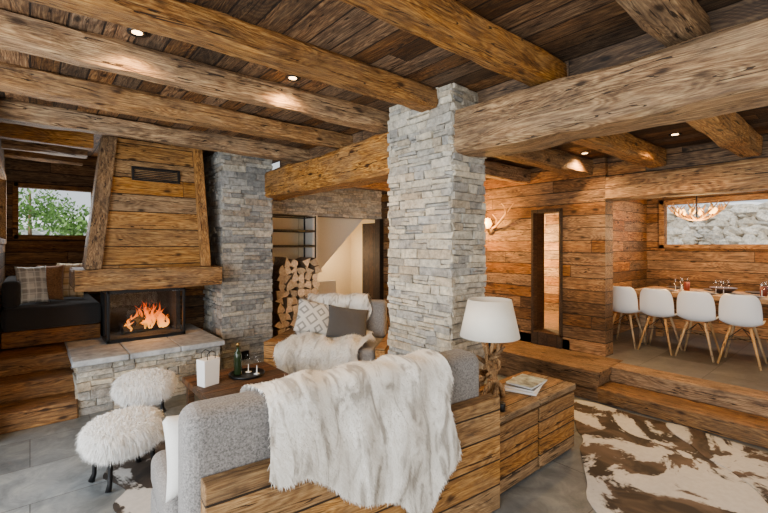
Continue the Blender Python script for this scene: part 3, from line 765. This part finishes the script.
tag(M().lathe([(.0, .43), (.16, .43), (.17, .455), (.162, .455), (.15, .438), (0, .438)], (1.62, 4.0, 0), 32, False).build('tray', BLACK, None, True), 'round black tray on the coffee table', 'tray')
bt = thing('bottle', 'dark glass bottle standing on the black tray', 'bottle', (1.55, 4.05, .439))
M().lathe([(0, 0), (.037, 0), (.038, .01), (.038, .18), (.03, .215), (.014, .24), (.014, .29), (0, .29)], n=20, caps=False).build('bottle_body', BOTT, bt, True)
M().lathe([(0, .29), (.016, .27), (.016, .305), (0, .306)], n=14, caps=False).build('cap', simple('cap', (.3, .2, .06), .3, .8), bt, True)
GST = simple('glass_stem', (.8, .82, .82), .1)
def wine_glass(label, loc, grp):
    t = thing('wine_glass', label, 'glass', loc, 0, grp)
    M().lathe([(0, 0), (.03, .0), (.031, .003), (.005, .008), (.004, .08)], n=16, caps=False).build('stem', GST, t, True)
    M().lathe([(.004, .08), (.03, .1), (.037, .13), (.03, .18)], n=18, caps=False).build('bowl', GLASS, t, True)
    return t
g1 = wine_glass('wine glass on the tray, left of its pair', (1.66, 4.06, .439), 'wine glasses on the tray')
dup(g1, (1.7, 3.95, .439), 0, 'wine glass on the tray, right of its pair')

# ------------------------------------------------------------------ armchair by the pier (angled, wooden sides)
AZ = math.radians(-50)
AX, AY = 3.05, 4.6
ac = thing('armchair', 'wide grey armchair with wooden sides by the stone pier, covered with furs', 'armchair', (AX, AY, 0), AZ)
def al(x, y, z):
    c, s = math.cos(AZ), math.sin(AZ)
    return (AX + c * x - s * y, AY + s * x + c * y, z)
M().box(-.58, .62, -.47, .45, .04, .28).build('base', W_sofa, ac, bevel=.006)
M().box(-.76, -.585, -.5, .47, 0, .52).build('side_box', W_sofa, ac, bevel=.008)
M().box(.625, .74, -.5, .47, 0, .5).build('side_box', W_sofa, ac, bevel=.008)
M().box(-.58, .62, .4, .47, .28, .66).build('back_panel', W_sofa, ac, bevel=.006)
M().box(-.575, .615, -.48, .26, .285, .47).build('seat_cushion', GREY, ac, bevel=.05, seg=4)
for a, b in ((-.58, .02), (.025, .62)):
    M().hexa([(a, .17, .46), (b, .17, .46), (b, .395, .46), (a, .395, .46), (a, .25, .95), (b, .25, .95), (b, .43, .95), (a, .43, .95)]).build('back_cushion', GREY, ac, bevel=.05, seg=4)
t2 = drape('fur_throw', [(.15, .5), (.175, .62), (.235, .93), (.28, .965), (.40, .965), (.45, .93), (.48, .6)], -.46, .38, 34, 40, FUR, .018, None, .08, fold=.026, sgn=-1)
t2.location = ac.location; t2.rotation_euler = ac.rotation_euler; tag(t2, 'cream fur throw hanging over the back of the armchair', 'throw'); fur(t2, 11000, .03, .004, (0, -.1, -.7), FUR, .5, .4)
t3 = drape('fur_throw', [(.16, .5), (0, .49), (-.4, .49), (-.50, .47), (-.535, .4), (-.54, .06)], -.55, .5, 36, 44, FUR2, .024, lambda t: .98 - .14 * t + .05 * math.sin(t * 9), .1, fold=.045)
t3.location = ac.location; t3.rotation_euler = ac.rotation_euler; tag(t3, 'white fur throw spread over the seat and front of the armchair', 'throw'); fur(t3, 15000, .036, .0045, (0, -.25, -.55), FUR2, .5, .45)
pillow('pillow', 'white pillow with grey diamond pattern on the armchair', .5, .46, .17, DIAM, al(-.3, .04, .74), (math.radians(64), math.radians(14), AZ + math.radians(28)))
pillow('pillow', 'dark grey pillow on the right of the armchair', .54, .44, .16, DGREY, al(.18, -.06, .70), (math.radians(58), math.radians(10), AZ + math.radians(24)))

# ------------------------------------------------------------------ log rack
lr = thing('log_rack', 'tall black metal log rack between stone pier and stair opening', 'rack', (3.37, 6.5, 0))
m = M()
for x in (-.42, .39):
    for y in (-.2, .18): m.box(x, x + .02, y, y + .02, 0, 2.2)
for z in (.06, 1.66, 1.92, 2.17): m.box(-.42, .41, -.2, -.18, z, z + .02).box(-.42, .41, .18, .2, z, z + .02).box(-.42, -.40, -.2, .2, z, z + .02).box(.39, .41, -.2, .2, z, z + .02)
m.build('frame', BLACK, lr)
M().box(-.41, .40, -.19, .19, .085, .1).build('shelf', BLACK, lr); M().box(-.41, .40, -.19, .19, 1.685, 1.7).build('shelf', BLACK, lr); M().box(-.41, .40, -.19, .19, 1.945, 1.955).build('shelf', BLACK, lr)
def log_mesh(kind):
    q = 1.04
    if kind == 0: ring = [(.07 * math.cos(a) * (1 + .08 * math.sin(3 * a)), .07 * math.sin(a)) for a in [2 * PI * k / 12 for k in range(12)]]
    elif kind == 1: ring = [(-.075, -.05)] + [(.0 + .085 * math.cos(a), -.05 + .112 * math.sin(a)) for a in [PI * k / 8 for k in range(9)]]
    elif kind == 2: ring = [(-.065, -.065), (.08, -.065)] + [(-.065 + .142 * math.cos(a), -.065 + .138 * math.sin(a)) for a in [PI / 2 * k / 6 for k in range(1, 7)]]
    elif kind == 3: ring = [(-.08, -.06), (.085, -.05), (.02, .085)]
    else: ring = [(-.07, -.06), (.05, -.07), (.085, .02), (-.02, .075)]
    vs = []; n = len(ring)
    for y in (-.18, 0, .18):
        for x, z in ring: vs.append((x * q + R(-.006, .006), y, z * q + R(-.006, .006)))
    fs = [tuple(range(n)), tuple(range(2 * n, 3 * n))]
    for i in (0, 1):
        for k in range(n): k2 = (k + 1) % n; fs.append((i * n + k, i * n + k2, (i + 1) * n + k2, (i + 1) * n + k))
    return M().add(vs, fs)
LL = 'split firewood log stacked in the tall black log rack'; first = {}
for row in range(11):
    for c in range(6):
        if row == 10 and c in (0, 3): continue
        k = random.choice((0, 1, 1, 2, 2, 2, 3, 4, 4))
        if k not in first:
            o = tag(log_mesh(k).build('firewood_log', LOG, None, False, center=False), LL, 'log', 'firewood logs in the rack'); first[k] = o
        else:
            o = first[k].copy(); COL.objects.link(o)
        o.location = (3.37 - .325 + c * .127 + (row % 2) * .015 + R(-.01, .01), 6.38 + R(-.07, .03), .18 + row * .122 + R(-.008, .008))
        o.rotation_euler = (0, R(-.7, .7) + random.choice((0, PI, PI / 2, -PI / 2)), R(-.06, .06))
        s_ = R(.88, 1.04); o.scale = (s_, 1, s_)

# ------------------------------------------------------------------ dining
GZ = .32
dt = thing('dining_table', 'long wooden dining table behind the white chairs', 'table', (6.98, .75, GZ))
M().box(-.46, .46, -1.7, 1.55, .69, .745).build('table_top', W_lite, dt, bevel=.008)
for sx in (-.38, .29):
    for sy in (-1.6, 1.38): M().box(sx, sx + .09, sy, sy + .09, 0, .69).build('leg', W_lite, dt, bevel=.006)
def make_chair(label):
    t = thing('dining_chair', label, 'chair', (0, 0, 0), 0, 'white moulded dining chairs')
    prof = [(.215, .415, .17), (.21, .44, .19), (.16, .455, .2), (.05, .445, .205), (-.06, .44, .205), (-.13, .455, .205), (-.175, .51, .205), (-.2, .6, .205), (-.22, .69, .2), (-.235, .76, .185), (-.243, .80, .16), (-.247, .82, .12)]
    nx = 14; vs = []; fs = []
    for i, (y, z, w) in enumerate(prof):
        k = i / (len(prof) - 1); bk = max(0, min(1, (k - .35) / .3))
        for j in range(nx + 1):
            u = 2 * j / nx - 1; c = abs(u) ** 2.6
            vs.append((w * .96 * u, y + .085 * c * bk, z + .06 * c * (1 - bk)))
    for i in range(len(prof) - 1):
        for j in range(nx): a = i * (nx + 1) + j; fs.append((a, a + 1, a + nx + 2, a + nx + 1))
    M().add(vs, fs).build('seat_shell', WHITEP, t, True, solid=.01, sub=1)
    for sx in (-1, 1):
        for y0, y1 in ((.11, .2), (-.1, -.2)):
            M().tube([(sx * .09, y0, .43), (sx * .19, y1, 0)], [.016, .011], 8).build('leg', W_leg, t, True)
    m = M()
    m.tube([(-.125, .14, .28), (.125, -.13, .28)], .004, 6).tube([(.125, .14, .28), (-.125, -.13, .28)], .004, 6)
    for sx in (-1, 1): m.tube([(sx * .125, .14, .28), (0, 0, .415)], .004, 6).tube([(sx * .125, -.13, .28), (0, 0, .415)], .004, 6)
    m.build('wire_brace', BLACK, t)
    return t
labs = ['white moulded dining chair nearest the wooden wall end', 'white moulded dining chair, second from the wooden wall end', 'white moulded dining chair, third from the wooden wall end', 'white moulded dining chair nearest the right edge of the photo']
c0 = None
for lab, y in zip(labs, (2.3, 1.885, 1.47, 1.05)):
    if c0 is None: c0 = make_chair(lab); o = c0
    else: o = dup(c0, None, None, lab)
    o.location = (6.33, y, GZ); o.rotation_euler = (0, 0, -PI / 2 + R(-.05, .05))
TZ = GZ + .746
pl0 = None; gl0 = None
for xx, side in ((6.68, 'near'), (7.28, 'far')):
    for y in (1.95, 1.5, 1.05, .6):
        if pl0 is None:
            pl0 = tag(M().lathe([(0, 0), (.08, 0), (.13, .014), (.128, .018), (.08, .006), (0, .006)], n=24, caps=False).build('plate', simple('dark_plate', (.05, .045, .05), .3), None, True, center=False), 'dark dinner plate set on the dining table', 'plate', 'plates on the dining table'); o = pl0
        else: o = pl0.copy(); COL.objects.link(o)
        o.location = (xx, y, TZ)
        for dy in (-.1, -.18):
            if gl0 is None: gl0 = wine_glass('stemmed glass standing on the dining table', (0, 0, 0), 'glasses on the dining table'); o = gl0
            else: o = dup(gl0)
            o.location = (xx + (.17 if side == 'near' else -.17), y + dy, TZ)
for y, lab in ((1.75, 'dark red candle on the dining table nearest the wooden wall'), (.95, 'dark red candle on the dining table nearest the right edge')):
    t = thing('candle', lab, 'candle', (6.98, y, TZ), 0, 'candles on the dining table')
    M().lathe([(0, 0), (.035, 0), (.035, .12), (0, .12)], n=16, caps=False).build('wax', REDD, t, True); M().tube([(0, 0, .12), (0, 0, .135)], .002, 6).build('wick', BLACK, t)
tag(M().lathe([(0, 0), (.07, 0), (.15, .07), (.145, .075), (.06, .015), (0, .015)], (6.98, 1.35, TZ), 28, False).build('bowl', simple('dark_bowl', (.06, .03, .02), .4), None, True), 'wide dark bowl in the middle of the dining table', 'bowl')

def antler(m, base, out, up, L, r=.015):
    base, out, up = V(base), V(out).normalized(), V(up); pts = []; rr = []; side = out.cross(V((0, 0, 1)))
    f = lambda t: base + out * (L * t * (1 - .25 * t)) + up * (L * (.15 * t + .55 * t * t)) + side * (L * .12 * math.sin(t * 3))
    for k in range(9): pts.append(f(k / 8)); rr.append(r * (1 - .75 * k / 8))
    m.tube(pts, rr, 8)
    for t, l, sd in ((.28, .32, .1), (.5, .4, -.12), (.72, .3, .12)):
        p = f(t); m.tube([p, p + up * L * l * .5 + out * L * .08 + side * L * sd * .6, p + up * L * l + side * L * sd], [r * .8, r * .55, r * .15], 7)
ch = thing('antler_chandelier', 'antler chandelier with glowing bulbs over the dining table', 'chandelier', (6.95, 1.63, 2.55))
M().tube([(0, 0, 0), (0, 0, -.5)], .008).lathe([(.05, -.03), (.05, 0)], n=16).build('hanging_rod', BLACK, ch)
for i in range(8):
    a = 2 * PI * i / 8 + .2; m = M(); antler(m, (.03 * math.cos(a), .03 * math.sin(a), -.5), (math.cos(a), math.sin(a), 0), (0, 0, .75), .42, .021); m.build('antler', ANT, ch, True)
for i in range(6):
    a = 2 * PI * i / 6; M().lathe([(0, 0), (.02, .005), (.036, .035), (.018, .085), (0, .1)], (.21 * math.cos(a), .21 * math.sin(a), -.44), 10, False).build('bulb', BULB, ch, True)
sc = thing('wall_sconce', 'lit antler wall sconce on the wooden wall right of the column', 'sconce', (5.42, 3.86, 1.95))
M().lathe([(.0, -.09), (.05, -.07), (.06, 0), (.05, .07), (0, .09)], (-.02, 0, 0), 14, False).build('back_plate', W_drift, sc, True)
M().tube([(-.01, 0, -.04), (-.08, 0, -.06), (-.11, 0, 0)], .007, 6).build('arm', BLACK, sc, True)
M().lathe([(0, 0), (.03, .01), (.065, .07), (.04, .145), (0, .16)], (-.11, 0, 0), 14, False).build('bulb', BULB, sc, True)
for s_ in (-1, 1):
    m = M(); antler(m, (-.03, s_ * .02, .0), (-.22, s_, 0), (-.1, 0, .75), .66, .021); m.build('antler', ANT, sc, True)

# ------------------------------------------------------------------ ceiling spots
sp = [((.5, 2.93, 2.998), 'lit recessed ceiling spotlight at the top left'), ((1.56, 2.95, 2.998), 'lit recessed ceiling spotlight left of the stone column'), ((4.98, 2.25, 2.778), 'recessed ceiling spotlight above the wooden wall end'), ((4.8, 1.3, 2.778), 'recessed ceiling spotlight above the dining steps'), ((4.5, 3.75, 2.778), 'recessed ceiling spotlight right behind the stone column')]
sp0 = None
for loc, lab in sp:
    if sp0 is None:
        sp0 = thing('ceiling_spotlight', lab, 'spotlight', loc, 0, 'recessed ceiling spotlights')
        M().lathe([(.03, -.002), (.055, -.008), (.055, 0), (.03, 0)], n=24, caps=False).build('ring', BLACK, sp0, True)
        M().lathe([(0, -.004), (.03, -.004), (.03, 0)], n=20, caps=False).build('bulb', SPOTE, sp0)
    else: dup(sp0, loc, 0, lab)

# ------------------------------------------------------------------ outside
struct(M().add([(-9, 7.9, .9), (3.4, 7.9, .9), (3.4, 15, 2.6), (-9, 15, 2.6), (-9, 7.9, .6), (3.4, 7.9, .6), (3.4, 15, .6), (-9, 15, .6)], [(0, 1, 2, 3), (4, 7, 6, 5), (0, 4, 5, 1), (1, 5, 6, 2), (2, 6, 7, 3), (3, 7, 4, 0)]).build('ground_left', SNOW, center=False))
struct(M().box(8.6, 14, -5, 6, .8, 1.2).build('ground_right', SNOW, center=False))
rw = thing('rock_wall', 'grey rock bank outside the dining window', 'wall', (10.2, .5, 1.2))
m = M()
for row in range(9):
    y = -5
    while y < 5:
        w = R(.14, .5); h = R(.10, .18); m.blob((R(-.06, .06) + row * .09, y + w / 2, row * .15 + R(-.03, .03)), R(.15, .25), w * .6, h, n=9, mm=6, amp=.5); y += w * .9
m.build('rocks', ROCK, rw)
M().hexa([(0, -5, 0), (1.2, -5, 0), (1.2, 5, 0), (0, 5, 0), (.75, -5, 1.25), (1.2, -5, 1.25), (1.2, 5, 1.25), (.75, 5, 1.25)]).build('core', MORT, rw)
m = M()
for i in range(26): m.blob((R(1.0, 1.2), -5 + i * .4, 1.3), R(.2, .3), R(.3, .5), R(.05, .1))
m.build('snow_cap', SNOW, rw, True)
def shrub(label, loc, r, n):
    t = thing('shrub', label, 'shrub', loc, 0, 'shrubs outside the nook window')
    M().tube([(0, 0, -.1), (0, 0, r)], [.04, .02]).build('stem', W_drift, t)
    vs = []; fs = []
    for i in range(n):
        d = V((R(-1, 1), R(-1, 1), R(-1, 1))).normalized() * r * R(.4, 1.05); d.z = abs(d.z) * 1.1 + .1
        a = V((R(-1, 1), R(-1, 1), R(-1, 1))).normalized(); b = a.cross(V((R(-1, 1), R(-1, 1), R(-1, 1)))).normalized(); s_ = R(.03, .07)
        k = len(vs); vs += [d - a * s_, d + b * s_ * .5, d + a * s_, d - b * s_ * .5]; fs.append((k, k + 1, k + 2, k + 3))
    M().add(vs, fs).build('foliage', LEAF, t)
shrub('green shrub outside the nook window, at its left', (-.7, 9.4, 1.4), .75, 1700)
shrub('green shrub outside the nook window, at its right', (1.0, 10.2, 1.5), .8, 1700)
shrub('tall green shrub outside the nook window, in the middle distance', (.0, 12.2, 1.9), 1.0, 1900)

# ------------------------------------------------------------------ lights
def area(name, loc, rot, sx, sy, e, col):
    l = bpy.data.lights.new(name, 'AREA'); l.shape = 'RECTANGLE'; l.size = sx; l.size_y = sy; l.energy = e; l.color = col
    o = bpy.data.objects.new(name, l); COL.objects.link(o); o.location = loc; o.rotation_euler = rot
def point(name, loc, e, col, r=.05):
    l = bpy.data.lights.new(name, 'POINT'); l.energy = e; l.color = col; l.shadow_soft_size = r
    o = bpy.data.objects.new(name, l); COL.objects.link(o); o.location = loc
def spot(name, loc, e, col, size=100):
    l = bpy.data.lights.new(name, 'SPOT'); l.energy = e; l.color = col; l.spot_size = math.radians(size); l.spot_blend = .7; l.shadow_soft_size = .04
    o = bpy.data.objects.new(name, l); COL.objects.link(o); o.location = loc
sun = bpy.data.lights.new('sun', 'SUN'); sun.energy = 4; sun.angle = .02; sun.color = (1, .95, .86)
sun_o = bpy.data.objects.new('sun', sun); COL.objects.link(sun_o); sun_o.rotation_euler = V((.6, .15, -.78)).to_track_quat('-Z', 'Y').to_euler()
area('daylight_left', (-2.25, 1.4, 1.5), (0, -PI / 2, 0), 2.2, 5.4, 430, (.89, .95, 1.0))
area('daylight_rear_warmed', (1.3, -2.25, 1.45), (PI / 2, 0, 0), 5.8, 2.1, 95, (1, .87, .7))  # light from the unseen rear opening, warm tint added to turn the wood honey
area('daylight_dining', (8.12, .4, 2.04), (0, PI / 2, 0), .6, 3.6, 25, (.93, .97, 1.0))
area('daylight_nook', (.3, 7.5, 2.16), (-PI / 2, 0, 0), .8, .6, 16, (.93, .97, 1.0))
WARM = (1, .62, .26)
for loc, lab in sp: spot('spot_beam', (loc[0], loc[1], loc[2] - .03), 95, WARM, 140)
point('fire_glow', (1.1, 5.88, .85), 11, (1, .42, .1), .08)
point('chandelier_glow', (6.95, 1.63, 1.82), 85, (1, .57, .19), .2)
point('sconce_glow', (5.02, 3.86, 2.06), 75, (1, .5, .11), .06)
point('corridor_glow', (6.5, 4.3, 1.7), 420, (1, .68, .3), .1)
point('stair_glow', (4.9, 7.3, 1.5), 34, (1, .76, .46), .15)
wd = bpy.data.worlds.new('world'); S.world = wd; wd.use_nodes = True
bg = wd.node_tree.nodes['Background']; bg.inputs[0].default_value = (.86, .93, 1, 1); bg.inputs[1].default_value = 1.1
